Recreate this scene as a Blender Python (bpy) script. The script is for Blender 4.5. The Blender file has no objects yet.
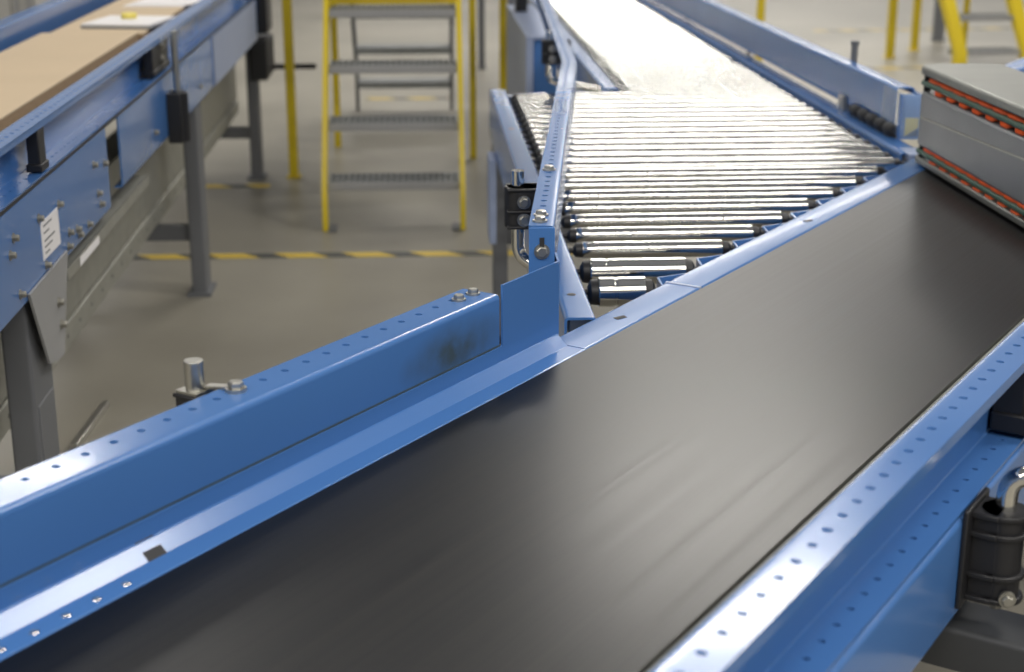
import bpy, bmesh, math, random
from mathutils import Vector, Matrix
PI = math.pi
random.seed(7)
C = bpy.context.scene.collection
sc = bpy.context.scene

# ------------------------------------------------------------------ camera, exposure
PITCH = math.radians(17.481)
cam_d = bpy.data.cameras.new('camera'); cam_d.lens = 54.14; cam_d.sensor_width = 36
cam = bpy.data.objects.new('camera', cam_d); C.objects.link(cam)
cam.location = (0, 0, 1.65); cam.rotation_euler = (PI/2 - PITCH, 0, 0)
cam_d.dof.use_dof = True; cam_d.dof.focus_distance = 2.55; cam_d.dof.aperture_fstop = 4.0
cam_d.clip_start = 0.05; cam_d.clip_end = 200
sc.camera = cam
sc.view_settings.view_transform = 'Standard'; sc.view_settings.look = 'None'
sc.view_settings.gamma = 1.0; sc.view_settings.use_curve_mapping = False
sc.view_settings.exposure = 0.1

# ------------------------------------------------------------------ world: the bright hall around
wd = bpy.data.worlds.new('hall'); sc.world = wd; wd.use_nodes = True
nt = wd.node_tree; nt.nodes.clear()
wo = nt.nodes.new('ShaderNodeOutputWorld'); bg = nt.nodes.new('ShaderNodeBackground')
tc = nt.nodes.new('ShaderNodeTexCoord'); sx = nt.nodes.new('ShaderNodeSeparateXYZ')
ra = nt.nodes.new('ShaderNodeValToRGB')
el = ra.color_ramp.elements
el[0].position = 0.0; el[0].color = (0.78, 0.75, 0.69, 1)
el[1].position = 1.0; el[1].color = (0.26, 0.26, 0.27, 1)
for p, c in ((0.12, (0.62, 0.60, 0.56)), (0.24, (0.24, 0.24, 0.24)), (0.40, (0.09, 0.10, 0.12)), (0.60, (0.14, 0.145, 0.16)), (0.8, (0.20, 0.20, 0.21))):
    e = el.new(p); e.color = (*c, 1)
nt.links.new(tc.outputs['Generated'], sx.inputs[0]); nt.links.new(sx.outputs['Z'], ra.inputs[0])
nt.links.new(ra.outputs[0], bg.inputs[0]); bg.inputs[1].default_value = 0.75
nt.links.new(bg.outputs[0], wo.inputs[0])

# ------------------------------------------------------------------ ceiling lamps (rows of long strip lights)
def strip_lamp(x, y, lx, ly, radiance, z=7.0, rz=0.0, col=(1.0, 0.96, 0.89)):
    d = bpy.data.lights.new('strip_lamp', 'AREA'); d.shape = 'RECTANGLE'
    d.size = lx; d.size_y = ly; d.energy = radiance*PI*lx*ly; d.color = col
    o = bpy.data.objects.new('strip_lamp', d); C.objects.link(o); o.location = (x, y, z); o.rotation_euler = (0, 0, rz)
for x, y, lx, ly, L in ((-4.75, 13.9, 2.0, .8, 32), (-5.7, 16.2, 1.9, .5, 38), (1.75, 12.9, 2.7, 1.4, 32),
                        (2.0, 20.0, 3.2, 4.5, 2.2), (6.5, 31, 10, 1.6, 17), (3, 46, 16, 2, 9)):
    strip_lamp(x, y, lx, ly, L)
strip_lamp(4.62, 3.95, 1.7, 2.2, 24, rz=math.radians(58))
for y, L in ((-7.0, 34), (-3.0, 34), (9.3, 17)):
    for x in (-7.5, -2.5, 2.5, 7.5):
        strip_lamp(x, y, 4.95, .4 if y < 5 else .22, L)

# ------------------------------------------------------------------ materials
def mat(name, col, rough=.5, metal=0.0, vary=0.0, vscale=6.0, bump=0.0, bscale=80.0, rvary=0.0, spec=.5, stretch=None, coat=0.0):
    m = bpy.data.materials.new(name); m.use_nodes = True
    t = m.node_tree; b = t.nodes['Principled BSDF']
    b.inputs['Base Color'].default_value = (*col, 1); b.inputs['Roughness'].default_value = rough
    b.inputs['Metallic'].default_value = metal; b.inputs['Specular IOR Level'].default_value = spec
    if coat: b.inputs['Coat Weight'].default_value = coat; b.inputs['Coat Roughness'].default_value = .06
    co = t.nodes.new('ShaderNodeTexCoord'); mp = t.nodes.new('ShaderNodeMapping')
    t.links.new(co.outputs['Object'], mp.inputs[0])
    if stretch: mp.inputs['Scale'].default_value = stretch
    n = t.nodes.new('ShaderNodeTexNoise'); n.inputs['Scale'].default_value = vscale; n.inputs['Detail'].default_value = 5
    t.links.new(mp.outputs[0], n.inputs['Vector'])
    if vary:
        mx = t.nodes.new('ShaderNodeMix'); mx.data_type = 'RGBA'
        mx.inputs['A'].default_value = (*[c*(1-vary) for c in col], 1); mx.inputs['B'].default_value = (*[min(1, c*(1+vary)) for c in col], 1)
        t.links.new(n.outputs['Fac'], mx.inputs['Factor']); t.links.new(mx.outputs['Result'], b.inputs['Base Color'])
    if rvary:
        mr = t.nodes.new('ShaderNodeMapRange')
        mr.inputs['From Min'].default_value = .3; mr.inputs['From Max'].default_value = .7
        mr.inputs['To Min'].default_value = max(.02, rough-rvary); mr.inputs['To Max'].default_value = rough+rvary
        t.links.new(n.outputs['Fac'], mr.inputs['Value']); t.links.new(mr.outputs[0], b.inputs['Roughness'])
    if bump:
        n2 = t.nodes.new('ShaderNodeTexNoise'); n2.inputs['Scale'].default_value = bscale; n2.inputs['Detail'].default_value = 3
        t.links.new(mp.outputs[0], n2.inputs['Vector'])
        bp = t.nodes.new('ShaderNodeBump'); bp.inputs['Strength'].default_value = bump; bp.inputs['Distance'].default_value = .002
        t.links.new(n2.outputs['Fac'], bp.inputs['Height']); t.links.new(bp.outputs[0], b.inputs['Normal'])
    return m
BLUE = mat('blue_paint', (.062, .170, .43), .2, vary=.08, vscale=3, bump=.02, bscale=240, rvary=.03, coat=.14, spec=.4)
PALE = mat('pale_blue_paint', (.30, .36, .52), .4, vary=.06)
DULL = mat('dull_bolt', (.34, .33, .29), .45, metal=.8)
STEEL = mat('zinc_steel', (.50, .49, .45), .34, metal=1, vary=.12, vscale=30)
ROLL = mat('roller_steel', (.74, .74, .71), .11, metal=1, vary=.05, vscale=5)
CHROME = mat('chrome_steel', (.75, .74, .70), .12, metal=1)
BLACK = mat('black_plastic', (.012, .012, .014), .45, bump=.04)
RUBBER = mat('dark_rubber', (.02, .02, .022), .6)
GREY = mat('grey_paint', (.13, .135, .145), .5, vary=.08)
DGREY = mat('dark_grey_paint', (.045, .047, .05), .5)
LGREY = mat('light_grey_paint', (.30, .30, .30), .45, vary=.08)
GALV = mat('galvanised_sheet', (.40, .40, .36), .5, metal=.7, vary=.18, vscale=20)
YEL = mat('yellow_paint', (.66, .50, .012), .4, vary=.05)
KRAFT = mat('kraft_cardboard', (.58, .455, .305), .85, vary=.07, vscale=4, bump=.1)
KEDGE = mat('cardboard_edge', (.34, .23, .13), .9, vary=.25, vscale=90)
PAPER = mat('white_paper', (.82, .80, .80), .7)
STICKY = mat('pale_yellow_pad', (.80, .68, .16), .6)
ORANGE = mat('orange_urethane', (.85, .13, .03), .35)
GREEN = mat('green_cord', (.045, .12, .085), .45)
ARMGREY = mat('arm_grey', (.22, .23, .245), .38, metal=.25, vary=.1, vscale=8)
ALU = mat('worn_aluminium', (.20, .205, .19), .38, metal=.5, vary=.2, vscale=10)
def worn_blue():
    m = BLUE.copy(); m.name = 'worn_blue_paint'; t = m.node_tree; b = t.nodes['Principled BSDF']
    src = b.inputs['Base Color'].links[0].from_socket
    co = t.nodes.new('ShaderNodeTexCoord'); mp = t.nodes.new('ShaderNodeMapping')
    mp.inputs['Location'].default_value = (0, .74*6.5, -.918*19); mp.inputs['Scale'].default_value = (.01, 6.5, 19)
    g = t.nodes.new('ShaderNodeTexGradient'); g.gradient_type = 'SPHERICAL'
    n = t.nodes.new('ShaderNodeTexNoise'); n.inputs['Scale'].default_value = 26; n.inputs['Detail'].default_value = 6
    mu = t.nodes.new('ShaderNodeMath'); mu.operation = 'MULTIPLY'; mu.use_clamp = True
    m2 = t.nodes.new('ShaderNodeMath'); m2.operation = 'MULTIPLY'; m2.inputs[1].default_value = 1.9
    t.links.new(co.outputs['Object'], mp.inputs[0]); t.links.new(mp.outputs[0], g.inputs[0]); t.links.new(co.outputs['Object'], n.inputs['Vector'])
    t.links.new(n.outputs['Fac'], m2.inputs[0]); t.links.new(m2.outputs[0], mu.inputs[0]); t.links.new(g.outputs['Fac'], mu.inputs[1])
    mx = t.nodes.new('ShaderNodeMix'); mx.data_type = 'RGBA'; mx.inputs['B'].default_value = (.055, .085, .11, 1)
    t.links.new(mu.outputs[0], mx.inputs['Factor']); t.links.new(src, mx.inputs['A']); t.links.new(mx.outputs['Result'], b.inputs['Base Color'])
    return m
WORN = worn_blue()
GRIME = mat('grime', (.035, .06, .085), .6, vary=.4, vscale=20)
CAB = mat('cabinet_grey', (.42, .41, .38), .5)
TREAD = mat('grating_steel', (.24, .25, .25), .5, metal=.3, vary=.2, vscale=30)
CLEAR = bpy.data.materials.new('clear_plastic'); CLEAR.use_nodes = True
_b = CLEAR.node_tree.nodes['Principled BSDF']; _b.inputs['Base Color'].default_value = (.55, .68, .85, 1)
_b.inputs['Roughness'].default_value = .2; _b.inputs['Alpha'].default_value = .25

def belt_material():
    m = bpy.data.materials.new('belt_rubber'); m.use_nodes = True
    t = m.node_tree; b = t.nodes['Principled BSDF']
    co = t.nodes.new('ShaderNodeTexCoord'); mp = t.nodes.new('ShaderNodeMapping')
    mp.inputs['Scale'].default_value = (130, .30, 1)
    n = t.nodes.new('ShaderNodeTexNoise'); n.inputs['Scale'].default_value = 1.6; n.inputs['Detail'].default_value = 3; n.inputs['Roughness'].default_value = .5
    t.links.new(co.outputs['Object'], mp.inputs[0]); t.links.new(mp.outputs[0], n.inputs['Vector'])
    r = t.nodes.new('ShaderNodeValToRGB')
    r.color_ramp.elements[0].position = .3; r.color_ramp.elements[0].color = (.003, .0035, .005, 1)
    r.color_ramp.elements[1].position = .75; r.color_ramp.elements[1].color = (.012, .0115, .011, 1)
    t.links.new(n.outputs['Fac'], r.inputs[0]); t.links.new(r.outputs[0], b.inputs['Base Color'])
    mr = t.nodes.new('ShaderNodeMapRange'); mr.inputs['From Min'].default_value = .3; mr.inputs['From Max'].default_value = .7
    mr.inputs['To Min'].default_value = .278; mr.inputs['To Max'].default_value = .322
    t.links.new(n.outputs['Fac'], mr.inputs['Value']); t.links.new(mr.outputs[0], b.inputs['Roughness'])
    b.inputs['Specular IOR Level'].default_value = .24
    return m
BELT = belt_material()

def floor_material():
    m = bpy.data.materials.new('sealed_concrete'); m.use_nodes = True
    t = m.node_tree; b = t.nodes['Principled BSDF']
    co = t.nodes.new('ShaderNodeTexCoord')
    n = t.nodes.new('ShaderNodeTexNoise'); n.inputs['Scale'].default_value = .9; n.inputs['Detail'].default_value = 8
    t.links.new(co.outputs['Object'], n.inputs['Vector'])
    r = t.nodes.new('ShaderNodeValToRGB')
    r.color_ramp.elements[0].position = .3; r.color_ramp.elements[0].color = (.20, .185, .15, 1)
    r.color_ramp.elements[1].position = .72; r.color_ramp.elements[1].color = (.30, .28, .232, 1)
    t.links.new(n.outputs['Fac'], r.inputs[0]); t.links.new(r.outputs[0], b.inputs['Base Color'])
    b.inputs['Roughness'].default_value = .38
    return m
FLOOR = floor_material()

def tape_material(name, pitch, axis='X'):
    m = bpy.data.materials.new(name); m.use_nodes = True
    t = m.node_tree; b = t.nodes['Principled BSDF']
    co = t.nodes.new('ShaderNodeTexCoord'); s = t.nodes.new('ShaderNodeSeparateXYZ')
    t.links.new(co.outputs['Object'], s.inputs[0])
    ad = t.nodes.new('ShaderNodeMath'); ad.operation = 'ADD'
    t.links.new(s.outputs['X'], ad.inputs[0]); t.links.new(s.outputs['Y'], ad.inputs[1])
    dv = t.nodes.new('ShaderNodeMath'); dv.operation = 'DIVIDE'; dv.inputs[1].default_value = pitch
    fr = t.nodes.new('ShaderNodeMath'); fr.operation = 'FRACT'
    gt = t.nodes.new('ShaderNodeMath'); gt.operation = 'GREATER_THAN'; gt.inputs[1].default_value = .58
    t.links.new(ad.outputs[0], dv.inputs[0]); t.links.new(dv.outputs[0], fr.inputs[0]); t.links.new(fr.outputs[0], gt.inputs[0])
    mx = t.nodes.new('ShaderNodeMix'); mx.data_type = 'RGBA'
    mx.inputs['A'].default_value = (.62, .44, .05, 1); mx.inputs['B'].default_value = (.05, .055, .055, 1)
    t.links.new(gt.outputs[0], mx.inputs['Factor']); t.links.new(mx.outputs['Result'], b.inputs['Base Color'])
    b.inputs['Roughness'].default_value = .5
    return m
TAPE = tape_material('hazard_tape', .29)

# ------------------------------------------------------------------ mesh helpers
class MB:
    """collects shapes in one frame (x across, y along, z up) and links them as ONE mesh object"""
    def __init__(s, o=(0, 0, 0)):
        s.v = []; s.f = []; s.o = Vector(o)
    def add(s, vs, fs):
        b = len(s.v); s.v += [Vector(p) - s.o for p in vs]; s.f += [tuple(b+i for i in f) for f in fs]
    def box(s, x0, x1, y0, y1, z0, z1):
        s.add([(x, y, z) for z in (z0, z1) for y in (y0, y1) for x in (x0, x1)],
              [(0, 2, 3, 1), (4, 5, 7, 6), (0, 1, 5, 4), (2, 6, 7, 3), (0, 4, 6, 2), (1, 3, 7, 5)])
    def bar(s, p, q, wx, wz, up=(0, 0, 1)):
        p, q = Vector(p), Vector(q); d = (q-p).normalized(); u = Vector(up)
        if abs(d.dot(u)) > .95: u = Vector((0, 1, 0))
        r = d.cross(u).normalized(); u = r.cross(d)
        vs = [e + r*a*wx/2 + u*b*wz/2 for e in (p, q) for a, b in ((-1, -1), (1, -1), (1, 1), (-1, 1))]
        s.add(vs, [(0, 1, 2, 3), (7, 6, 5, 4), (0, 4, 5, 1), (1, 5, 6, 2), (2, 6, 7, 3), (3, 7, 4, 0)])
    def prism(s, poly, a, b, plane='xz'):
        """poly extruded: plane xz along y, xy along z, yz along x"""
        f = {'xz': lambda p, t: (p[0], t, p[1]), 'xy': lambda p, t: (p[0], p[1], t), 'yz': lambda p, t: (t, p[0], p[1])}[plane]
        n = len(poly)
        s.add([f(p, a) for p in poly] + [f(p, b) for p in poly],
              [tuple(range(n)), tuple(range(2*n-1, n-1, -1))] + [(i, i+n, (i+1) % n + n, (i+1) % n) for i in range(n)])
    def cyl(s, p, q, r, n=16, r2=None):
        p, q = Vector(p), Vector(q); d = (q-p).normalized()
        u = d.orthogonal().normalized(); w = d.cross(u); r2 = r if r2 is None else r2
        vs = [e + (u*math.cos(2*PI*i/n) + w*math.sin(2*PI*i/n))*rr for e, rr in ((p, r), (q, r2)) for i in range(n)]
        s.add(vs, [tuple(range(n-1, -1, -1)), tuple(range(n, 2*n))] + [(i, (i+1) % n, (i+1) % n+n, i+n) for i in range(n)])
    def lathe(s, p, q, prof, n=20):
        """prof: (distance along p->q, radius)"""
        p, q = Vector(p), Vector(q); d = (q-p).normalized(); u = d.orthogonal().normalized(); w = d.cross(u)
        vs = [p + d*a + (u*math.cos(2*PI*i/n) + w*math.sin(2*PI*i/n))*r for a, r in prof for i in range(n)]
        k = len(prof)
        fs = [(j*n+i, j*n+(i+1) % n, (j+1)*n+(i+1) % n, (j+1)*n+i) for j in range(k-1) for i in range(n)]
        fs += [tuple(range(n-1, -1, -1)), tuple(range((k-1)*n, k*n))]
        s.add(vs, fs)
    def tube(s, pts, r, n=14):
        pts = [Vector(p) for p in pts]; rings = []; u = None
        for i, p in enumerate(pts):
            d = (pts[min(i+1, len(pts)-1)] - pts[max(i-1, 0)]).normalized()
            u = d.orthogonal().normalized() if u is None else (u - d*u.dot(d)).normalized()
            w = d.cross(u); rings += [p + (u*math.cos(2*PI*k/n)+w*math.sin(2*PI*k/n))*r for k in range(n)]
        m = len(pts)
        fs = [(j*n+i, j*n+(i+1) % n, (j+1)*n+(i+1) % n, (j+1)*n+i) for j in range(m-1) for i in range(n)]
        fs += [tuple(range(n-1, -1, -1)), tuple(range((m-1)*n, m*n))]
        s.add(rings, fs)
    def perf(s, x0, x1, y0, y1, zt, th, pitch, rx, ry, hx=None):
        """a flat strip in the xy plane with a row of real round holes along y"""
        hx = (x0+x1)/2 if hx is None else hx
        k = max(1, round((y1-y0)/pitch)); st = (y1-y0)/k; N = 16
        for c in range(k):
            a, b = y0+c*st, y0+(c+1)*st; yc = (a+b)/2
            out = []
            for (xa, ya), (xb, yb) in (((x1, a), (x1, b)), ((x1, b), (x0, b)), ((x0, b), (x0, a)), ((x0, a), (x1, a))):
                out += [(xa+(xb-xa)*j/4, ya+(yb-ya)*j/4) for j in range(4)]
            hole = [(hx+rx*math.cos(-PI/4+2*PI*j/N), yc+ry*math.sin(-PI/4+2*PI*j/N)) for j in range(N)]
            vs = [(x, y, z) for z in (zt, zt-th) for x, y in out+hole]
            fs = []
            for j in range(N):
                j2 = (j+1) % N
                fs.append((j, j2, N+j2, N+j)); fs.append((3*N+j, 3*N+j2, 2*N+j2, 2*N+j)); fs.append((N+j, N+j2, 3*N+j2, 3*N+j))
                if j < 4 or 8 <= j < 12: fs.append((j, 2*N+j, 2*N+j2, j2))
            s.add(vs, fs)
        for yy in (y0, y1):
            s.add([(x0, yy, zt), (x1, yy, zt), (x1, yy, zt-th), (x0, yy, zt-th)], [(0, 1, 2, 3)])
    def build(s, name, m, parent=None, bevel=0.0, smooth=True, loc=(0, 0, 0)):
        me = bpy.data.meshes.new(name); me.from_pydata([tuple(v) for v in s.v], [], s.f)
        bm = bmesh.new(); bm.from_mesh(me)
        bmesh.ops.remove_doubles(bm, verts=bm.verts, dist=1e-5)
        bmesh.ops.recalc_face_normals(bm, faces=bm.faces); bm.to_mesh(me); bm.free()
        me.materials.append(m)
        o = bpy.data.objects.new(name, me); C.objects.link(o); o.location = loc
        if parent: o.parent = parent
        if smooth:
            for p in me.polygons: p.use_smooth = True
            md = None
            try:
                me.set_sharp_from_angle(angle=math.radians(38))
            except Exception: pass
        if bevel:
            b = o.modifiers.new('bevel', 'BEVEL'); b.width = bevel; b.segments = 2; b.limit_method = 'ANGLE'; b.angle_limit = math.radians(50)
            b.harden_normals = False
        return o

def fillet(pts, r, n=5):
    out = [pts[0]]
    for a, b, c in zip(pts, pts[1:], pts[2:]):
        a, b, c = Vector(a), Vector(b), Vector(c)
        d1, d2 = (a-b).normalized(), (c-b).normalized()
        ang = d1.angle(d2); t = min(r/math.tan(ang/2), .45*min((a-b).length, (c-b).length))
        p, q = b+d1*t, b+d2*t
        for i in range(n+1):
            k = i/n; out.append(tuple(p*(1-k)**2 + b*2*k*(1-k) + q*k*k))
    out.append(pts[-1]); return out
def sheet(pts, th, r=.008):
    """folded sheet metal: outline of a centre line with rounded folds and thickness"""
    P = [Vector(p) for p in fillet(pts, r)]; L, Rr = [], []
    for i, p in enumerate(P):
        d = (P[min(i+1, len(P)-1)] - P[max(i-1, 0)]).normalized(); nn = Vector((-d.y, d.x))
        L.append(p+nn*th/2); Rr.append(p-nn*th/2)
    return [tuple(x) for x in L] + [tuple(x) for x in reversed(Rr)]
def bend(pts, r, n=6):
    """a rounded 3-D path for tubes"""
    out = [Vector(pts[0])]
    for a, b, c in zip(pts, pts[1:], pts[2:]):
        a, b, c = Vector(a), Vector(b), Vector(c); d1, d2 = (a-b).normalized(), (c-b).normalized()
        p, q = b+d1*r, b+d2*r
        out += [p*(1-i/n)**2 + b*2*(i/n)*(1-i/n) + q*(i/n)**2 for i in range(n+1)]
    out.append(Vector(pts[-1])); return out

def tag(o, label, cat, group=None):
    o['label'] = label; o['category'] = cat
    if group: o['group'] = group
    return o
def thing(name, label, cat, loc, rz=0.0, group=None):
    o = bpy.data.objects.new(name, None); C.objects.link(o); o.location = loc; o.rotation_euler = (0, 0, rz)
    o.empty_display_size = .1
    return tag(o, label, cat, group)
def struct(o):
    o['kind'] = 'structure'; return o
_hex = {}
def bolt(parent, p, axis=(0, 0, 1), r=.008, h=.007, m=None, o=(0, 0, 0), name='bolt'):
    """hex bolt head on a washer, its data shared"""
    key = (tuple(axis), r, h, m)
    if key not in _hex:
        b = MB(); a = Vector(axis).normalized()
        b.cyl(Vector((0, 0, 0))-a*.004, a*.0018, r*1.35, 16)
        b.lathe(a*.0015, a*(h+1), [(0, r), (h*.8, r), (h, r*.82)], 6)
        ob = b.build(name, m or STEEL, parent); _hex[key] = ob.data
        ob.location = Vector(p)-Vector(o); return ob
    ob = bpy.data.objects.new(name, _hex[key]); C.objects.link(ob); ob.parent = parent; ob.location = Vector(p)-Vector(o)
    return ob
def frame_point(x, y, rz):
    return (x*math.cos(rz) - y*math.sin(rz), x*math.sin(rz) + y*math.cos(rz), 0)

# ------------------------------------------------------------------ the setting
b = MB(); b.box(-30, 30, -8, 45, -.1, 0)
struct(b.build('floor', FLOOR, smooth=False))
def tape(name, p, q, wd, m=TAPE):
    d = Vector((q[0]-p[0], q[1]-p[1], 0)); L = d.length
    b = MB(); b.box(-L/2, L/2, -wd/2, wd/2, 0, .0015)
    o = b.build(name, m, smooth=False); o.location = ((p[0]+q[0])/2, (p[1]+q[1])/2, 0.0004); o.rotation_euler = (0, 0, math.atan2(d.y, d.x))
    struct(o)
tape('trim_1', (-2.6, 6.31), (1.2, 6.48), .075)
tape('trim_2', (-3.2, 7.76), (-1.25, 7.82), .075)
tape('trim_3', (-1.02, 10.75), (-.42, 10.78), .06)
tape('trim_4', (2.2, 12.2), (6.5, 12.9), .09)
tape('trim_5', (2.9, 15.0), (8, 15.6), .09)

# ------------------------------------------------------------------ main belt conveyor  (frame B: x across to the right, y along)
RB = -math.radians(32.08); OB = (-.87, 2.6, 0)
ZB = .85
main = thing('belt_conveyor', 'blue framed conveyor with a wide bare black rubber belt in front', 'conveyor', frame_point(OB[0], OB[1], RB), RB)
S0, S1 = -.3, 8.0
b = MB(OB); r_ = .05
poly = [(S0, ZB)] + [(S1+r_*math.sin(a), ZB-r_+r_*math.cos(a)) for a in [PI*i/10 for i in range(11)]]
poly += [(S0-r_*math.sin(a), ZB-r_-r_*math.cos(a)) for a in [PI*i/10 for i in range(11)]]
b.prism(poly, -1.203, -.633, 'yz'); b.build('belt', BELT, main)
b = MB(OB); b.box(-.632, -.531, S0, S1, ZB-.012, ZB-.006); b.box(-1.2, -.632, S0, S1, ZB-.09, ZB-.101); b.build('slider_bed', GALV, main)
# left frame: flange beside the belt, folded down
b = MB(OB)
b.prism(sheet([(-1.2065, ZB-.03), (-1.2065, ZB-.004), (-1.244, ZB-.004), (-1.264, ZB+.014), (-1.281, ZB+.014), (-1.281, .70), (-1.25, .70)], .005, .004), S0, 2.16)
b.prism(sheet([(-1.2065, ZB-.03), (-1.2065, ZB-.003), (-1.281, ZB-.003), (-1.281, .70), (-1.25, .70)], .005, .006), 2.16, S1)
fl = b.build('frame_rail', BLUE, main, smooth=True)
# slots, seam and rivets in the flange
b = MB(OB)
for s, t in ((2.352, -1.245), (3.25, -1.245)):
    b = MB(OB); b.prism([(t-.008, s-.010), (t+.004, s-.016), (t+.011, s+.006), (t+.001, s+.013)], ZB-.003, ZB+.0003, 'xy'); b.build('slot', RUBBER, fl, smooth=False)
b = MB(OB); b.bar((-1.266, 1.19, ZB+.0165), (-1.240, 1.19, ZB-.0055), .030, .003); b.build('slot', RUBBER, fl, smooth=False)
b = MB(OB); b.box(-1.281, -1.207, 2.604, 2.612, ZB-.003, ZB+.0008); b.build('weld_seam', PALE, fl, smooth=False)
for s in (.94, .985, 1.03, 1.075, 1.12):
    b = MB(OB); b.lathe((-1.2245, s, ZB-.002), (-1.2245, s, ZB+.1), [(0, .0062), (.0012, .0056), (.0022, .0036), (.0025, .001)], 16); b.build('rivet', CHROME, fl)
# lower strip and guard channel on the left
b = MB(OB); b.prism(sheet([(-1.267, ZB+.016), (-1.267, .891)], .005), S0, 1.992); gl0 = b.build('lower_strip', BLUE, main)
b = MB(OB); b.box(-1.270, -1.2664, S0, 1.985, .8855, .8935); b.build('grimy_seam', GRIME, main, smooth=False)
def guard(x, y0, y1, z0, z1, side, parent, th=.004, fw=.062, pitch=.048, low=True, hole=.006, hxf=.6, mt=BLUE, o=OB, lowholes=True, name='guard_rail'):
    """upright channel: web at x facing the load, flanges folded out to side"""
    b = MB(o); s = side
    pts = [(x+s*.014, z1), (x, z1), (x, z0)] + ([(x+s*.012, z0)] if low else [])
    b.prism(sheet(pts, th, .009), y0, y1)
    xa, xb = sorted((x+s*.014, x+s*fw)); b.perf(xa, xb, y0, y1, z1+th/2, th, pitch, hole, hole*.85, hx=x+s*fw*hxf)
    b.box(*sorted((x+s*fw, x+s*(fw-.004))), y0, y1, z1-.014, z1)
    if low:
        xa, xb = sorted((x+s*.012, x+s*fw)); b.perf(xa, xb, y0, y1, z0+th/2, th, pitch, hole*.8, hole*.7, hx=x+s*.027)
    return b.build(name, mt, parent)
gl = guard(-1.270, S0, 1.985, .890, .975, -1, main, fw=.067, mt=WORN, pitch=.045, hxf=.65)
for s in (1.925, 1.965): bolt(gl, (-1.305, s, .978), o=OB, r=.0085)
# dirt-smudged end of the guard is in the paint; gap cover plate up to the roller bed
b = MB(OB)
pl = [(-1.2665, 1.999), (-1.2665, 2.145)]
b.prism(sheet([(-1.2665, 1.990), (-1.2665, 2.168), (-1.300, 2.215)], .004, .012), ZB+.002, .992, 'xy')
cp = b.build('corner_plate', BLUE, main)
# left guard beyond the diverter
gl2 = guard(-1.270, 4.75, S1, .856, .975, -1, main, fw=.067, pitch=.045, hxf=.65)
# right side: guard and deep frame panel
gr = guard(-.526, S0, S1, .846, .975, 1, main, fw=.054, pitch=.0435, hole=.0058, hxf=.47)
b = MB(OB); b.prism(sheet([(-.53, .838), (-.471, .838), (-.471, .70), (-.50, .70)], .005, .006), S0, S1); fr = b.build('frame_rail', BLUE, main)
bolt(gr, (-.498, 2.235, .978), o=OB, r=.0085)
b = MB(OB)
b.box(-.520, -.474, 2.125, 2.27, .862, .972); b.box(-.474, -.462, 2.135, 2.155, .862, .95); b.box(-.474, -.462, 2.215, 2.235, .862, .95)
b.box(-.52, -.458, 2.12, 2.275, .855, .885)
k = b.build('guard_bracket', BLACK, main, bevel=.004)
bolt(k, (-.458, 2.16, .868), (1, 0, 0), o=OB, r=.007)
# black split clamp with bent chrome tube on the right frame panel
b = MB(OB); s0 = 1.875; X = -.428
b.box(-.468, -.461, s0-.052, s0+.045, .715, .852)
b.cyl((X, s0, .722), (X, s0, .845), .026, 20)
b.box(-.462, X, s0-.026, s0+.02, .722, .845)
for z in (.722, .755, .812, .838):
    b.lathe((X, s0, z), (X, s0, z+.1), [(0, .032), (.008, .032)], 20); b.box(-.462, X, s0-.034, s0+.03, z, z+.008)
k = b.build('clamp_block', BLACK, main, bevel=.002)
bolt(k, (X+.02, s0-.03, .735), (.4, -.9, 0), o=OB, r=.008, m=DULL); bolt(k, (X, s0-.004, .716), (0, 0, -1), o=OB, r=.008, m=DULL)
b = MB(OB); b.tube(bend([(X, s0, .80), (X, s0, .895), (X+.16, s0+.02, .895), (X+.16, s0+.02, .80)], .03), .0135); b.build('bent_tube', CHROME, main)
# black clamp and rod on the outside of the left guard
b = MB(OB); xs, ys = -1.375, 1.405
b.cyl((xs, ys, .905), (xs, ys, .968), .019, 18); b.box(xs-.02, -1.338, ys-.018, ys+.018, .915, .963); b.box(xs-.022, xs+.02, ys-.021, ys+.021, .962, .968)
k = b.build('clamp_block', BLACK, main, bevel=.002)
b = MB(OB); b.cyl((xs, ys, .70), (xs, ys, 1.012), .0128, 18); b.build('guard_rod', STEEL, main, bevel=.001)
b = MB(OB); b.bar((xs+.01, ys+.012, .974), (-1.318, ys+.012, .981), .014, .004); b.box(xs-.019, xs+.018, ys-.017, ys+.017, .968, .972); k = b.build('rod_strap', STEEL, main)
bolt(k, (-1.314, ys+.012, .980), o=OB, r=.0105, h=.009)
# legs
for s in (.55, 3.6, 6.6):
    for t in (-1.262, -.5):
        b = MB(OB); b.box(t-.03, t+.03, s-.05, s+.05, .006, .71); b.box(t-.06, t+.06, s-.08, s+.08, 0, .008); b.build('leg', GREY, main, bevel=.003)
    b = MB(OB); b.box(-1.24, -.52, s-.025, s+.025, .30, .35); b.build('leg_brace', GREY, main)
for t in (-1.262, -.505):
    b = MB(OB); b.box(t-.02, t+.03, 1.57, 1.67, .006, .705); b.box(t-.05, t+.06, 1.54, 1.70, 0, .008); b.build('leg', LGREY if t > -1 else GREY, main, bevel=.003)
b = MB(OB); b.prism(sheet([(1.84, .62), (1.84, .676), (1.93, .676), (1.93, .62)], .006, .006), -1.24, .1, 'yz'); b.build('cross_channel', DGREY, main)
b = MB(OB)
prof = [(0, .045), (.03, .05), (.031, .085), (.05, .088)]
for k in range(9): prof += [(.055+k*.022, .088), (.056+k*.022, .078), (.071+k*.022, .078), (.072+k*.022, .088)]
prof += [(.26, .088), (.30, .07)]
b.lathe((-.40, 2.04, .768), (0, 2.04, .768), prof, 24); b.box(-.38, -.16, 1.985, 2.095, .677, .70)
k = b.build('drive_motor', BLACK, main)
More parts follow.
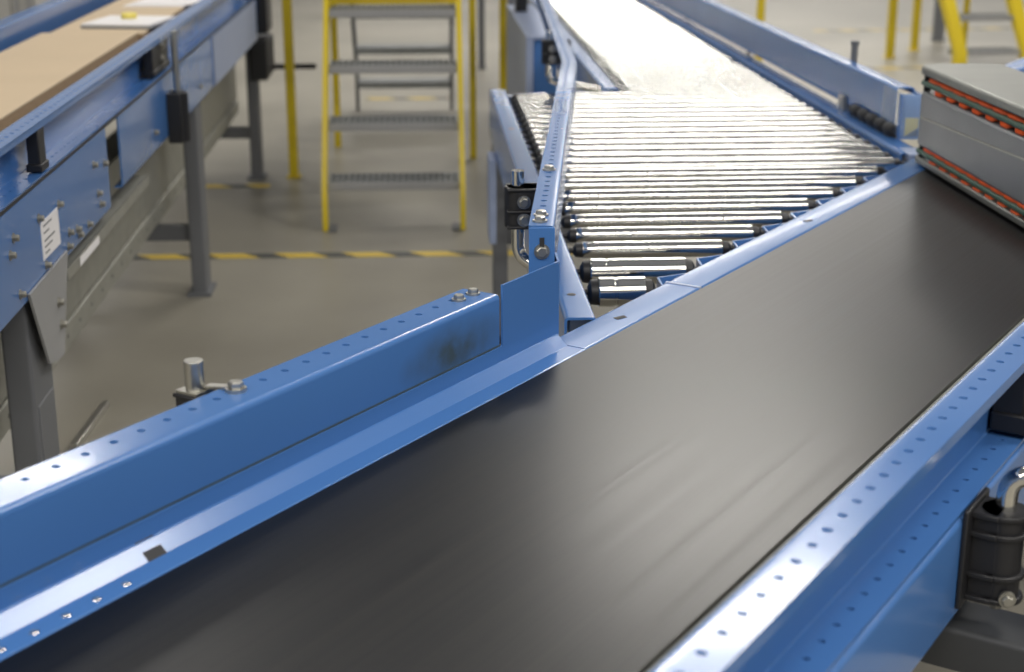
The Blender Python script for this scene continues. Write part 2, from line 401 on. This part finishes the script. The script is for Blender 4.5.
b = MB(OB); b.box(-.33, -.20, 2.0, 2.09, .84, .90); b.build('terminal_box', BLACK, k, bevel=.006)

# ------------------------------------------------------------------ roller conveyor  (frame R)
RR = math.radians(3.6); OR = (.82, 5.2, 0)
rc = thing('roller_conveyor', 'blue framed conveyor of shiny steel rollers branching off the black belt', 'conveyor', frame_point(OR[0], OR[1], RR), RR)
ZR = .848
def diag(w):        # where the belt's frame cuts the roller bed, at distance w
    return .447 + (w-2.915)*.722
RIGHT0, RIGHT1 = 1.325, 1.262        # inner right side at w = 4.1 and w = 8.7
def right_at(w): return RIGHT0 + (w-4.1)*(RIGHT1-RIGHT0)/4.6
def roller(x0, x1, w, r):
    L = x1-x0; b = MB((x0, w, ZR-r)); p, q = (x0, w, ZR-r), (x1, w, ZR-r)
    b.lathe(p, q, [(.0, r*.93), (.002, r), (.032, r), (.033, r*.93), (.037, r*.93), (.038, r), (L-.002, r), (L, r*.9)], 28)
    o = b.build('roller', ROLL, rc); o.location = Vector((x0, w, ZR-r))-Vector(OR)
    b = MB((x0, w, ZR-r)); b.lathe((x0-.032, w, ZR-r), q, [(0, .006), (.012, .006), (.0125, r*.45), (.018, r*.82), (.0315, r*.88)], 16); b.build('end_cap', BLACK, o)
    b = MB((x0, w, ZR-r)); b.lathe((x1+.0005, w, ZR-r), (x1+.1, w, ZR-r), [(0, r*.86), (.013, r*.8), (.019, r*.45), (.0195, .006), (.03, .006)], 16); b.build('end_cap', BLACK, o)
cutrollers = [(2.915, .030), (3.06, .0275)]
w = 3.205
while w < 4.06: cutrollers.append((w, .0185)); w += .132
for w, r in cutrollers: roller(.353, min(diag(w), right_at(w)-.015), w, r)
w = cutrollers[-1][0] + .115
while w < 5.42: roller(.353, right_at(w)-.015, w, .0185); w += .094
w += .0
while w < 12.2:
    roller(.735, right_at(w)-.015, w, .0185); w += .15 if 7.55 < w < 7.65 or 6.0 < w < 6.1 else .094
# saw-tooth brackets at the cut roller ends
for w, r in cutrollers:
    e = min(diag(w), right_at(w)-.015)
    b = MB(OR); b.prism(sheet([(e+.030, w-.030), (e+.030, w+.028), (e+.098, w+.060)], .004, .004), .772, .838, 'xy'); b.build('axle_bracket', BLUE, rc)
# left spur frame
b = MB(OR); b.prism(sheet([(.315, .80), (.315, .850), (.262, .850), (.262, .69), (.29, .69)], .005, .006), 2.63, 5.40)
sl = b.build('frame_rail', BLUE, rc)
for wv in (2.78, 3.6, 4.6):
    b = MB(OR); b.lathe((.287, wv, .8522), (.287, wv, .9), [(0, .009), (.0008, .0085)], 14); b.build('slot', RUBBER, sl)
b = MB(OR); b.box(.268, .312, 2.64, 2.70, .815, .847); k = b.build('end_block', STEEL, rc, bevel=.004)
b = MB(OR); b.box(.318, .330, 2.90, 5.40, .76, .80); b.build('axle_rail', RUBBER, rc)
b = MB(OR)
b.box(.262, .735, 5.405, 5.44, .70, .828); b.build('end_frame', BLUE, rc)
# upper left frame
b = MB(OR); b.prism(sheet([(.712, .80), (.712, .852), (.662, .852), (.662, .69), (.69, .69)], .005, .006), 5.39, 12.3); b.build('frame_rail', BLUE, rc)
b = MB(OR); b.box(.714, .722, 5.44, 12.3, .79, .845); b.build('axle_rail', RUBBER, rc)
# right frame, along a slightly closing line
def skew_prism(b, poly, w0, w1, d0, d1):
    n = len(poly)
    b.add([(p[0]+d0, w0, p[1]) for p in poly] + [(p[0]+d1, w1, p[1]) for p in poly],
          [tuple(range(n)), tuple(range(2*n-1, n-1, -1))] + [(i, i+n, (i+1) % n+n, (i+1) % n) for i in range(n)])
b = MB(OR); skew_prism(b, sheet([(.012, .80), (.012, .853), (.075, .853), (.075, .69), (.05, .69)], .005, .006), 4.13, 12.3, right_at(4.13), right_at(12.3)); b.build('frame_rail', BLUE, rc)
def gx(w): return 1.40 + (w-4.30)*(-.042)
b = MB(OR)
skew_prism(b, sheet([(.052, .976), (.052, .994), (0, .994), (0, .874), (.03, .874)], .004, .008), 4.40, 12.3, gx(4.40), right_at(12.3)+.0)
g = b.build('guard_rail', BLUE, rc)
for wv in (5.0, 6.4, 7.8, 9.4, 11):
    b = MB(OR); x = right_at(wv)+.078; xg = gx(4.30)+(wv-4.3)*(right_at(12.3)-gx(4.30))/8
    b.bar((x, wv, .80), (max(x, xg)+.05, wv, .93), .03, .008); b.box(xg+.005, xg+.09, wv-.015, wv+.015, .925, .94); b.build('guard_bracket', BLACK, rc)
for i in range(5):
    wv = 4.40 + i*.085; b = MB(OR); x = right_at(wv)+.065
    b.lathe((x, wv-.034, .874), (x, wv+.06, .874), [(0, .012), (.008, .018), (.06, .018), (.068, .012)], 14); b.box(x-.012, x+.012, wv-.03, wv+.03, .856, .866); b.build('rubber_buffer', RUBBER, rc)
b = MB(OR); b.box(right_at(5)+.058, right_at(5)+.075, 4.86, 4.92, .856, .90); b.build('buffer_bracket', STEEL, rc)
b = MB(OR); b.cyl((1.442, 5.02, .80), (1.442, 5.02, 1.045), .011, 12); b.lathe((1.442, 5.02, 1.045), (1.442, 5.02, 1.1), [(0, .014), (.012, .014)], 12); b.build('guard_rod', GREY, rc)
# clear end cover and warning label at the near end of the right guard
b = MB(OR); b.prism(sheet([(1.388, 4.50), (1.392, 4.30), (1.47, 4.255)], .004, .012), .862, .99, 'xy'); k = b.build('end_cover', CLEAR, rc); k['label'] = 'clear plastic end cover'
b = MB(OR); b.box(1.388, 1.455, 4.33, 4.345, .856, .985); b.box(1.45, 1.455, 4.33, 4.42, .856, .985); k = b.build('end_post', BLUE, rc)
b = MB(OR); b.prism([(1.405, .865), (1.444, .89), (1.444, .918), (1.405, .918)], 4.3275, 4.3297, 'xz'); kk = b.build('warning_label', YEL, k, smooth=False)
b = MB(OR); b.prism([(1.408, .865), (1.444, .865), (1.444, .888)], 4.327, 4.3296, 'xz'); b.build('label_stripe', BLACK, kk, smooth=False)
b = MB(OR); b.box(1.35, 1.50, 4.10, 4.20, .835, .857); k = b.build('joint_plate', PALE, rc, bevel=.004)
bolt(k, (1.43, 4.13, .859), o=OR, r=.014)
# slanting left guard over the rollers
def guard_path(pts, z0, z1, parent, side=-1, fw=.052):
    (x0, y0), (x1, y1) = pts; L = math.hypot(x1-x0, y1-y0); a = math.atan2(x1-x0, y1-y0)
    b = MB()
    s = side
    b.prism(sheet([(s*.012, z1), (0, z1), (0, z0), (s*.03, z0)], .004, .008), 0, L)
    xa, xb = sorted((s*.012, s*fw)); b.perf(xa, xb, 0, L, z1+.002, .004, .043, .006, .006, hx=s*fw*.55)
    b.box(*sorted((s*fw, s*(fw-.004))), 0, L, z1-.012, z1)
    o = b.build('guard_rail', BLUE, parent); o.location = Vector((x0, y0, 0))-Vector(OR); o.rotation_euler = (0, 0, -a); return o
ga = guard_path([(.229, 2.525), (.487, 4.66)], .95, 1.045, rc, fw=.042)
gb = guard_path([(.487, 4.66), (.70, 9.2)], .95, 1.045, rc, fw=.042)
def gpt(w): return .222 + (w-2.525)*.1241
for wv, dx in ((2.555, -.024), (2.60, -.024), (3.0, -.024)):
    b = bolt(ga, (0, 0, 0), r=.0095); b.location = (dx, wv-2.525, 1.048)
# end face of the slanting guard with slot and bolt
b = MB(OR); b.prism([(.187, .93), (.231, .93), (.231, 1.045), (.187, 1.045)], 2.519, 2.523); k = b.build('end_plate', BLUE, rc, bevel=.001)
b = MB(OR); b.box(.205, .213, 2.5165, 2.5195, 1.012, 1.028); b.build('slot', RUBBER, k)
bolt(k, (.209, 2.5185, 1.004), (0, -1, 0), o=OR, r=.010)
# clamp, rod and bent tube beside the guard
def guard_clamp(x, y, zt, post, foot):
    b = MB(OR); b.box(x-.022, x+.05, y-.026, y+.026, zt-.078, zt)
    b.cyl((x-.022, y, zt-.078), (x-.022, y, zt), .026, 18)
    for z in (zt-.078, zt-.048, zt-.006): b.box(x-.044, x+.051, y-.029, y+.029, z, z+.006)
    k = b.build('clamp_block', BLACK, rc, bevel=.002)
    for z in (zt-.026, zt-.060): bolt(k, (x-.012, y-.027, z), (0, -1, 0), o=OR, r=.0095)
    b = MB(OR); b.tube(bend([(x-.022, y, zt+.03), (x-.022, y, zt-.135), (foot-.01, y-.02, zt-.168)], .022), .0125); b.build('guard_rod', CHROME, rc)
guard_clamp(.213, 2.86, 1.045, 0, .255)
guard_clamp(.478, 5.25, 1.04, 0, .64)
# drive housing beside the upper section
b = MB(OR); b.box(.545, .655, 7.1, 8.6, .30, .83); k = b.build('drive_housing', BLUE, rc, bevel=.006)
b = MB(OR); b.box(.512, .66, 7.085, 8.62, .83, .842); b.box(.512, .544, 7.085, 8.62, .30, .83); b.build('housing_cover', PALE, k)
b = MB(OR); b.cyl((.52, 8.3, .96), (.62, 8.3, .96), .05); b.box(.54, .60, 8.24, 8.36, .842, .95); b.build('motor', BLACK, k)
# legs of the roller conveyor
for x, wv in ((.285, 3.5), (.285, 5.2), (.69, 8.3), (.69, 11), (1.37, 5.2), (1.355, 8.3), (1.33, 11)):
    b = MB(OR); b.box(x-.025, x+.025, wv-.045, wv+.045, .02, .70); k = b.build('leg', PALE if wv < 5 else GREY, rc, bevel=.003)
    b = MB(OR); b.box(x-.05, x+.05, wv-.07, wv+.07, 0, .02); b.build('foot_plate', RUBBER, k)
b = MB(OR); b.box(.235, .258, 4.9, 5.05, .42, .70); k = b.build('side_bracket', PALE, rc, bevel=.003)
b = MB(OR); b.box(.31, 1.34, 5.17, 5.23, .35, .41); b.build('leg_brace', GREY, rc)
b = MB(OR); b.box(.715, 1.31, 8.27, 8.33, .35, .41); b.build('leg_brace', GREY, rc)
b = MB(OR); b.box(.715, 1.31, 10.97, 11.03, .35, .41); b.build('leg_brace', GREY, rc)

# ------------------------------------------------------------------ diverter arm across the belt
OD = (1.45, 3.7, 0)
dv = thing('diverter_arm', 'long grey diverter arm with orange bands standing across the black belt', 'machine', (*frame_point(OD[0], OD[1], RR)[:2], .85), RR)
OD3 = (OD[0], OD[1], .85)
def arm_outline(x0, x1, y0, y1, r):
    p = [(x0, y0), (x1, y0)]
    p += [(x1-r+r*math.cos(a), y1-r+r*math.sin(a)) for a in [PI/2*i/6 for i in range(7)]]
    p += [(x0+r+r*math.cos(a), y1-r*1.0+r*math.sin(a)) for a in [PI/2+PI/2*i/6 for i in range(7)]]
    return p
AX0, AX1, AY0, AY1 = 1.335, 1.555, 3.13, 4.04
b = MB(OD3); b.prism(arm_outline(AX0-.004, AX1, AY0, AY1, .05), 1.088, 1.112, 'xy'); b.build('top_plate', ALU, dv, bevel=.006)
b = MB(OD3); b.prism(arm_outline(AX0-.002, AX1, AY0, AY1, .045), .855, .872, 'xy'); b.build('bottom_plate', ALU, dv, bevel=.004)
b = MB(OD3); b.prism(arm_outline(AX0, AX1-.01, AY0, AY1-.02, .03), .902, 1.046, 'xy'); b.build('casing', ARMGREY, dv, bevel=.007)
b = MB(OD3); b.prism(arm_outline(AX0+.045, AX1-.04, AY0, AY1-.06, .03), .872, .902, 'xy'); b.prism(arm_outline(AX0+.045, AX1-.04, AY0, AY1-.06, .03), 1.046, 1.088, 'xy'); b.build('core', RUBBER, dv)
for z in (1.066, .885):
    b = MB(OD3); b.tube([(AX0+.010, AY0, z), (AX0+.010, AY1-.03, z)], .0085, 12); b.build('green_rod', GREEN, dv)
    n = 9 if z > 1 else 10
    for i in range(n):
        y = AY0+.03 + i*(AY1-AY0-.17)/(n-1)
        b = MB(OD3)
        for k in range(3):
            yy = y + k*.015
            b.tube([(AX0+.040, yy+.030, z+.004), (AX0+.016, yy+.026, z+.012), (AX0+.006, yy+.014, z+.0145), (AX0+.014, yy-.002, z+.011), (AX0+.024, yy-.010, z+.0), (AX0+.012, yy-.018, z-.0115), (AX0+.006, yy-.028, z-.0135), (AX0+.03, yy-.036, z-.008)], .0062, 8)
        b.build('drive_band', ORANGE, dv)
for za, zb in ((1.046, 1.088), (.872, .902)):
    b = MB(OD3); b.box(AX0+.004, AX0+.02, AY1-.055, AY1-.045, za, zb); b.build('slot_end', BLACK, dv)
b = MB(OD3); b.bar((AX0-.001, 3.985, .978), (AX0-.001, 3.13, 1.008), .004, .0035); b.build('scuffed_trim', STEEL, dv)
b = MB(OD3); b.cyl((1.455, 3.95, .851), (1.455, 3.95, 1.03), .028); b.build('pivot_post', STEEL, dv)

# ------------------------------------------------------------------ left conveyor (frame L)
RL = math.radians(3.0); OL = (-1.15, 6.0, 0)
lc = thing('belt_conveyor', 'blue conveyor on grey legs carrying flat cardboard boxes and a notepad', 'conveyor', frame_point(OL[0], OL[1], RL), RL)
LX = -.93    # inner face of near guard
ZL = .945
gA = guard(LX, 2.6, 8.3, .955, 1.072, 1, lc, fw=.055, pitch=.044, o=OL)
gB = guard(-1.46, 2.6, 8.3, .985, 1.08, -1, lc, fw=.055, pitch=.044, o=OL)
b = MB(OL); b.box(-1.42, LX-.035, 2.6, 8.28, ZL-.05, ZL); b.build('belt', BELT, lc)
b = MB(OL); b.box(-1.456, -1.422, 2.6, 8.28, ZL-.05, ZL+.012); b.box(LX-.033, LX-.003, 2.6, 8.28, ZL-.05, ZL+.004); b.build('bed_rail', PALE, lc)
# frame panels: two sections with a notch between
def panel(y0, y1, z0, z1, name='frame_panel'):
    b = MB(OL); b.prism(sheet([(LX-.02, z1), (LX+.052, z1), (LX+.052, z0), (LX+.03, z0)], .005, .006), y0, y1); return b.build(name, BLUE, lc)
p1 = panel(2.6, 4.16, .722, .945)
p2 = panel(4.34, 8.3, .742, .945)
b = MB(OL); b.box(LX-.03, LX+.01, 4.13, 4.38, .905, .94); b.build('joint_plate', BLACK, lc)
b = MB(OL); b.box(-1.52, -1.47, 2.6, 8.28, .70, .98); b.build('frame_panel', BLUE, lc)
b = MB(OL); b.box(LX+.0, LX+.058, 2.6, 8.28, .946, .953); b.build('gap_strip', RUBBER, lc)
for y, z in ((3.14, .852), (3.185, .755), (3.42, .757), (3.175, .88), (3.39, .872), (3.58, .862), (3.64, .745), (3.76, .745), (3.66, .775), (3.87, .745), (3.74, .764), (4.01, .795), (4.03, .762), (3.98, .876), (4.11, .855), (4.9, .80), (5.9, .80)):
    bolt(p1 if y < 4.2 else p2, (LX+.0545, y, z), (1, 0, 0), o=OL, r=.008, h=.011, m=DULL)
b = MB(OL); b.box(LX+.0545, LX+.056, 3.40, 3.565, .772, .858); k = b.build('label_plate', PAPER, p1, smooth=False)
b = MB(OL)
for z, a, c in ((.846, .02, .10), (.830, .02, .07), (.812, .02, .12), (.798, .02, .09), (.784, .02, .06)):
    b.box(LX+.056, LX+.0564, 3.40+a, 3.40+c, z-.002, z+.002)
b.build('label_print', GREY, k, smooth=False)
# black brackets and rods
def lbracket(y, wy, z0, z1, rod=False):
    b = MB(OL); b.box(LX+.022, LX+.05, y-wy/2, y+wy/2, z0, z1); b.box(LX+.018, LX+.054, y-wy/2-.005, y+wy/2+.005, z0, z0+.018)
    return b.build('guard_bracket', BLACK, lc, bevel=.003)
lbracket(3.50, .06, .96, 1.068); k = lbracket(5.12, .30, .965, 1.068)
bolt(k, (LX+.052, 5.14, 1.045), (1, 0, 0), o=OL, r=.012); bolt(k, (LX+.052, 5.14, 1.00), (1, 0, 0), o=OL, r=.012)
b = MB(OL); b.box(LX+.0545, LX+.10, 5.14, 5.24, .72, .885); b.cyl((LX+.09, 5.19, .72), (LX+.09, 5.19, .885), .03); b.build('clamp_block', BLACK, lc, bevel=.003)
b = MB(OL); b.cyl((LX+.085, 5.19, .86), (LX+.085, 5.19, 1.085), .011); b.build('guard_rod', STEEL, lc)
lbracket(7.9, .2, .965, 1.068)
b = MB(OL); b.box(LX+.0545, LX+.10, 8.02, 8.28, .76, .95); b.build('clamp_block', BLACK, lc, bevel=.004)
b = MB(OL); b.box(LX+.056, LX+.060, 6.3, 7.9, .745, .94); k = b.build('cover_panel', PALE, lc)
b = MB(OL); b.box(LX+.0, LX+.09, 8.02, 8.42, .52, .72); b.build('motor', RUBBER, lc, bevel=.01)
b = MB(OL); b.cyl((LX+.05, 8.35, .55), (LX+.30, 8.5, .53), .015); b.build('motor_cable', RUBBER, lc)
# legs
def lleg(y, x, wx=.05, wy=.11):
    b = MB(OL); b.prism(sheet([(x-wx, y+wy/2), (x-wx, y-wy/2), (x, y-wy/2), (x, y+wy/2)], .006, .006), .012, .73, 'xy'); k = b.build('leg', GREY, lc)
    b = MB(OL); b.box(x-wx-.02, x+.02, y-wy/2-.02, y+wy/2+.02, 0, .014); b.build('foot_plate', GREY, k); return k
k1 = lleg(3.365, LX+.035, .055, .17); lleg(5.88, LX+.045, .05, .13); lleg(8.1, LX+.03)
for y in (3.345, 5.88, 8.1):
    lleg(y, -1.46)
    b = MB(OL); b.box(-1.46, LX-.015, y-.02, y+.02, .21, .27); b.build('leg_brace', GREY, lc)
b = MB(OL); b.prism([(3.235, .74), (3.60, .745), (3.485, .525), (3.42, .53), (3.35, .545)], LX+.056, LX+.062, 'yz'); k = b.build('gusset_plate', LGREY, k1)
k.name = 'gusset_plate'
for y, z in ((3.47, .655), (3.475, .60)): bolt(k, (LX+.0625, y, z), (1, 0, 0), o=OL, r=.009, h=.011, m=DULL)
b = MB(OL); b.box(LX+.036, LX+.041, 3.30, 3.44, .012, .46); k = b.build('leg_cover', GREY, k1, bevel=.002)
for z in (.46, .36): bolt(k1, (LX+.0, 3.443, z-.01), (.3, 1, 0), o=OL, r=.010, h=.014, m=DULL)
# galvanised trays below the frame
b = MB(OL)
b.prism(sheet([(-1.075, .385), (-1.03, .385), (-1.03, .318), (-1.075, .318)], .004, .005), 2.6, 8.28)
k = b.build('cable_tray', GALV, lc)
for i in range(26):
    b = MB(OL); y = 2.9+i*.16; b.lathe((-1.0285, y, .352), (-1.0, y, .352), [(0, .007), (.0006, .0068)], 10); b.build('slot', RUBBER, k)
b = MB(OL); b.box(LX+.0, LX+.05, 3.62, 4.75, .690, .694); b.box(LX+.048, LX+.052, 3.62, 4.75, .664, .694); k = b.build('tray_bracket', GALV, lc)
b = MB(OL); b.box(LX+.0535, LX+.055, 3.75, 3.98, .668, .688); b.build('tray_label', PAPER, k, smooth=False)
b = MB(OL); b.prism(sheet([(-1.34, .52), (-1.34, .39), (-1.036, .39), (-1.036, .69)], .004, .01), 2.6, 8.28); b.build('drip_pan', GALV, lc)

# flat cardboard boxes, notepad and papers on the left conveyor
def on_left(x, y, z): p = frame_point(x, y, RL); return (p[0], p[1], z)
def carton(y0, y1, x0, x1, h, label):
    cx, cy = (x0+x1)/2, (y0+y1)/2; t = thing('cardboard_box', label, 'box', on_left(cx, cy, ZL), RL, 'flat cardboard boxes on the conveyor')
    o = (cx, cy, 0); b = MB(o); b.box(x0, x1, y0, y1, .0005, h-.006); b.build('body', KEDGE, t, bevel=.002)
    b = MB(o); b.box(x0-.001, x1+.001, y0-.001, cy-.002, h-.006, h); b.box(x0-.001, x1+.001, cy+.002, y1+.001, h-.006, h); k = b.build('top_flap', KRAFT, t, bevel=.0015)
    return t
carton(3.3, 5.75, -1.41, -1.065, .075, 'long flat brown cardboard box, the nearer of the two on the blue conveyor')
carton(5.77, 7.9, -1.39, -1.05, .070, 'flat brown cardboard box lying under the white notepad and papers')
nb = thing('notepad', 'white notepad with a pale yellow roll on it, lying on cardboard', 'notepad', on_left(-1.15, 6.06, ZL+.0705), RL-.15)
b = MB(); b.box(-.135, .135, -.16, .16, 0, .012); b.build('cover', LGREY, nb, bevel=.002)
b = MB(); b.box(-.132, .132, -.157, .157, .0121, .018); b.build('sheets', PAPER, nb, bevel=.001)
tp = MB(); tp.lathe((0, 0, 0), (0, 0, 1), [(0, .028), (.003, .030), (.018, .030), (.021, .027)], 20); tp = tp.build('tape_roll', STICKY); tp.location = on_left(-1.16, 6.11, ZL+.0890)
tag(tp, 'small pale yellow roll lying on the white notepad', 'roll')
pp = thing('paper_stack', 'loose white papers lying beyond the notepad on the farther cardboard box', 'paper', on_left(-1.16, 6.95, ZL+.0705), RL-.1)
b = MB(); b.box(-.13, .13, -.19, .15, 0, .004); b.build('sheet', PAPER, pp)
b = MB(); b.box(-.10, .15, -.16, .17, .0042, .008); b.build('sheet', PAPER, pp)

# ------------------------------------------------------------------ yellow crossover stairs
def stairs(name, label, loc, rz, grp=None, st=.012, nstep=5, rise=.241, run=.165, w=.64, first=.215, plat=1.75, far=True):
    t = thing(name, label, 'stairs', loc, rz)
    H = first+(nstep-1)*rise
    for sx in (-1, 1):
        b = MB(); x = sx*w/2
        b.bar((x, -.02, .0), (x, .30/ .24*0 + .01, first-.03), .022, .045); 
        b.prism([(-.045, 0), (.0, 0), (.03, first), (nstep*run+.10, H+.10), (nstep*run+.10, H+.22), (nstep*run+.02, H+.22), (-.045, first-.01)], x-st, x+st, 'yz')
        b.build('stringer', YEL, t)
        b = MB(); b.box(x-sx*.0-.05 if sx > 0 else x+.012, x-.012 if sx > 0 else x+.05, -.06, .05, 0, .012); b.build('foot_plate', GREY, t)
    for i in range(nstep):
        z = first+i*rise; y = i*run
        b = MB(); b.box(-w/2+.014, w/2-.014, y+.205, y+.215, z-.042, z)
        for k in range(22):
            x = -w/2+.02+k*(w-.04)/21; b.box(x-.004, x+.004, y+.012, y+.205, z-.03, z-.002)
        for yy in (.05, .09, .13, .17): b.box(-w/2+.014, w/2-.014, y+yy-.003, y+yy+.003, z-.02, z-.004)
        k = b.build('tread', TREAD, t)
        b = MB(); b.box(-w/2+.014, w/2-.014, y-.002, y+.012, z-.036, z-.001); b.build('nosing', LGREY, k, bevel=.002)
    y0 = nstep*run; zp = H+rise
    b = MB(); b.box(-w/2, w/2, y0-.02, y0+.0, .935, zp-.02); b.build('riser_panel', YEL, t)
    b = MB(); b.box(-w/2, w/2, y0, y0+plat, zp-.05, zp); b.build('platform', TREAD, t)
    for sx in (-1, 1):
        if not far and sx < 0: continue
        b = MB(); x = sx*(w/2-.02) + (.115 if sx > 0 else -.08); yy = (y0+(.85 if sx > 0 else 1.25)) if far else y0+plat-.04; b.box(x-.018, x+.018, yy-.022, yy+.022, 0, zp-.05); b.build('leg', YEL, t)
        b = MB(); x = sx*w/2; b.tube(bend([(x, y0, zp-.05), (x, y0, zp+.95), (x, y0+plat, zp+.95), (x, y0+plat, zp-.05)], .08), .018, 10); b.build('handrail', YEL, t)
    if far:
        yb = y0+plat+nstep*run
        for i in range(nstep):
            z = first+i*rise; y = yb-i*run
            b = MB(); b.box(-w/2+.014, w/2-.014, y-.21, y, z-.042, z); b.build('tread', TREAD, t)
        for sx in (-1, 1):
            b = MB(); x = sx*w/2; b.prism([(yb+.02, 0), (yb-.03, 0), (yb-.03, first), (yb-nstep*run, H+.06), (yb-nstep*run, H+.2), (yb+.02, first+.05)], x-.012, x+.012, 'yz'); b.build('stringer', GREY, t)
    return t
stairs('crossover_stairs', 'near yellow crossover stairs with grey grating treads, facing the camera', (-.537, 6.88, 0), math.radians(3.0), w=.625)
stairs('crossover_stairs', 'yellow and grey stairs far off behind the grey diverter arm', (3.62, 11.70, 0), math.radians(10), w=.54, st=.045, far=False, plat=.45)

# thin steel strip on the floor by the leg
b = MB(); b.bar((-1.262, 4.13, .012), (-1.262, 4.50, .012), .022, .022); o = b.build('floor_strip', STEEL, bevel=.002)
tag(o, 'thin steel strip lying on the floor beside the grey conveyor leg', 'strip')
# posts
def post(name, label, loc, sx, sy, h, m, grp=None):
    t = thing(name, label, 'post', loc, 0, grp)
    b = MB(); b.box(-sx/2, sx/2, -sy/2, sy/2, .01, h); b.build('upright', m, t, bevel=.004)
    b = MB(); b.box(-sx/2-.012, sx/2+.012, -sy/2-.012, sy/2+.012, 0, .01); b.build('base_plate', m, t)
    return t
post('guard_post', 'slim yellow post between the box-carrying conveyor and the near yellow stairs', (-1.155, 8.05, 0), .046, .046, 2.1, YEL)
p = post('guard_post', 'slim yellow post rising behind the near corner of the roller bed', (-.052, 9.25, 0), .045, .045, 2.4, YEL)
post('guard_post', 'dark grey post between the near yellow stairs and a yellow post', (-.24, 12.3, 0), .05, .05, 2.4, GREY)
post('guard_post', 'yellow post seen over the blue guard along the far side of the rollers', (1.98, 12.47, 0), .06, .06, 2.4, YEL)
post('guard_post', 'thin yellow post behind the small upright rod on the blue guard', (3.16, 13.0, 0), .065, .065, 2.4, YEL)
post('guard_post', 'grey post beside the far yellow and grey stairs', (3.88, 14.2, 0), .09, .09, 2.4, GREY)
post('guard_post', 'thin yellow post closer to the far stairs than its yellow twin', (3.49, 13.5, 0), .06, .06, 2.4, YEL)
# machine cabinet at the far left
cbt = thing('machine_cabinet', 'pale grey machine cabinet behind the conveyor carrying the boxes', 'cabinet', (-3.05, 8.9, 0), math.radians(3))
b = MB(); b.box(-.5, .42, -.3, .3, .05, 1.7); b.box(-.48, .40, -.28, .28, 0, .05); b.build('body', CAB, cbt, bevel=.01)
b = MB(); b.box(-.46, .28, -.312, -.302, .12, 1.62); k = b.build('door', CAB, cbt, bevel=.004)
b = MB(); b.cyl((.17, -.30, 1.14), (.17, -.316, 1.14), .025); b.build('lock', RUBBER, k)
b = MB(); b.box(.30, .325, -.315, -.30, .1, 1.65); b.box(.37, .40, -.315, -.30, .1, 1.65); b.build('trim_strip', LGREY, cbt)
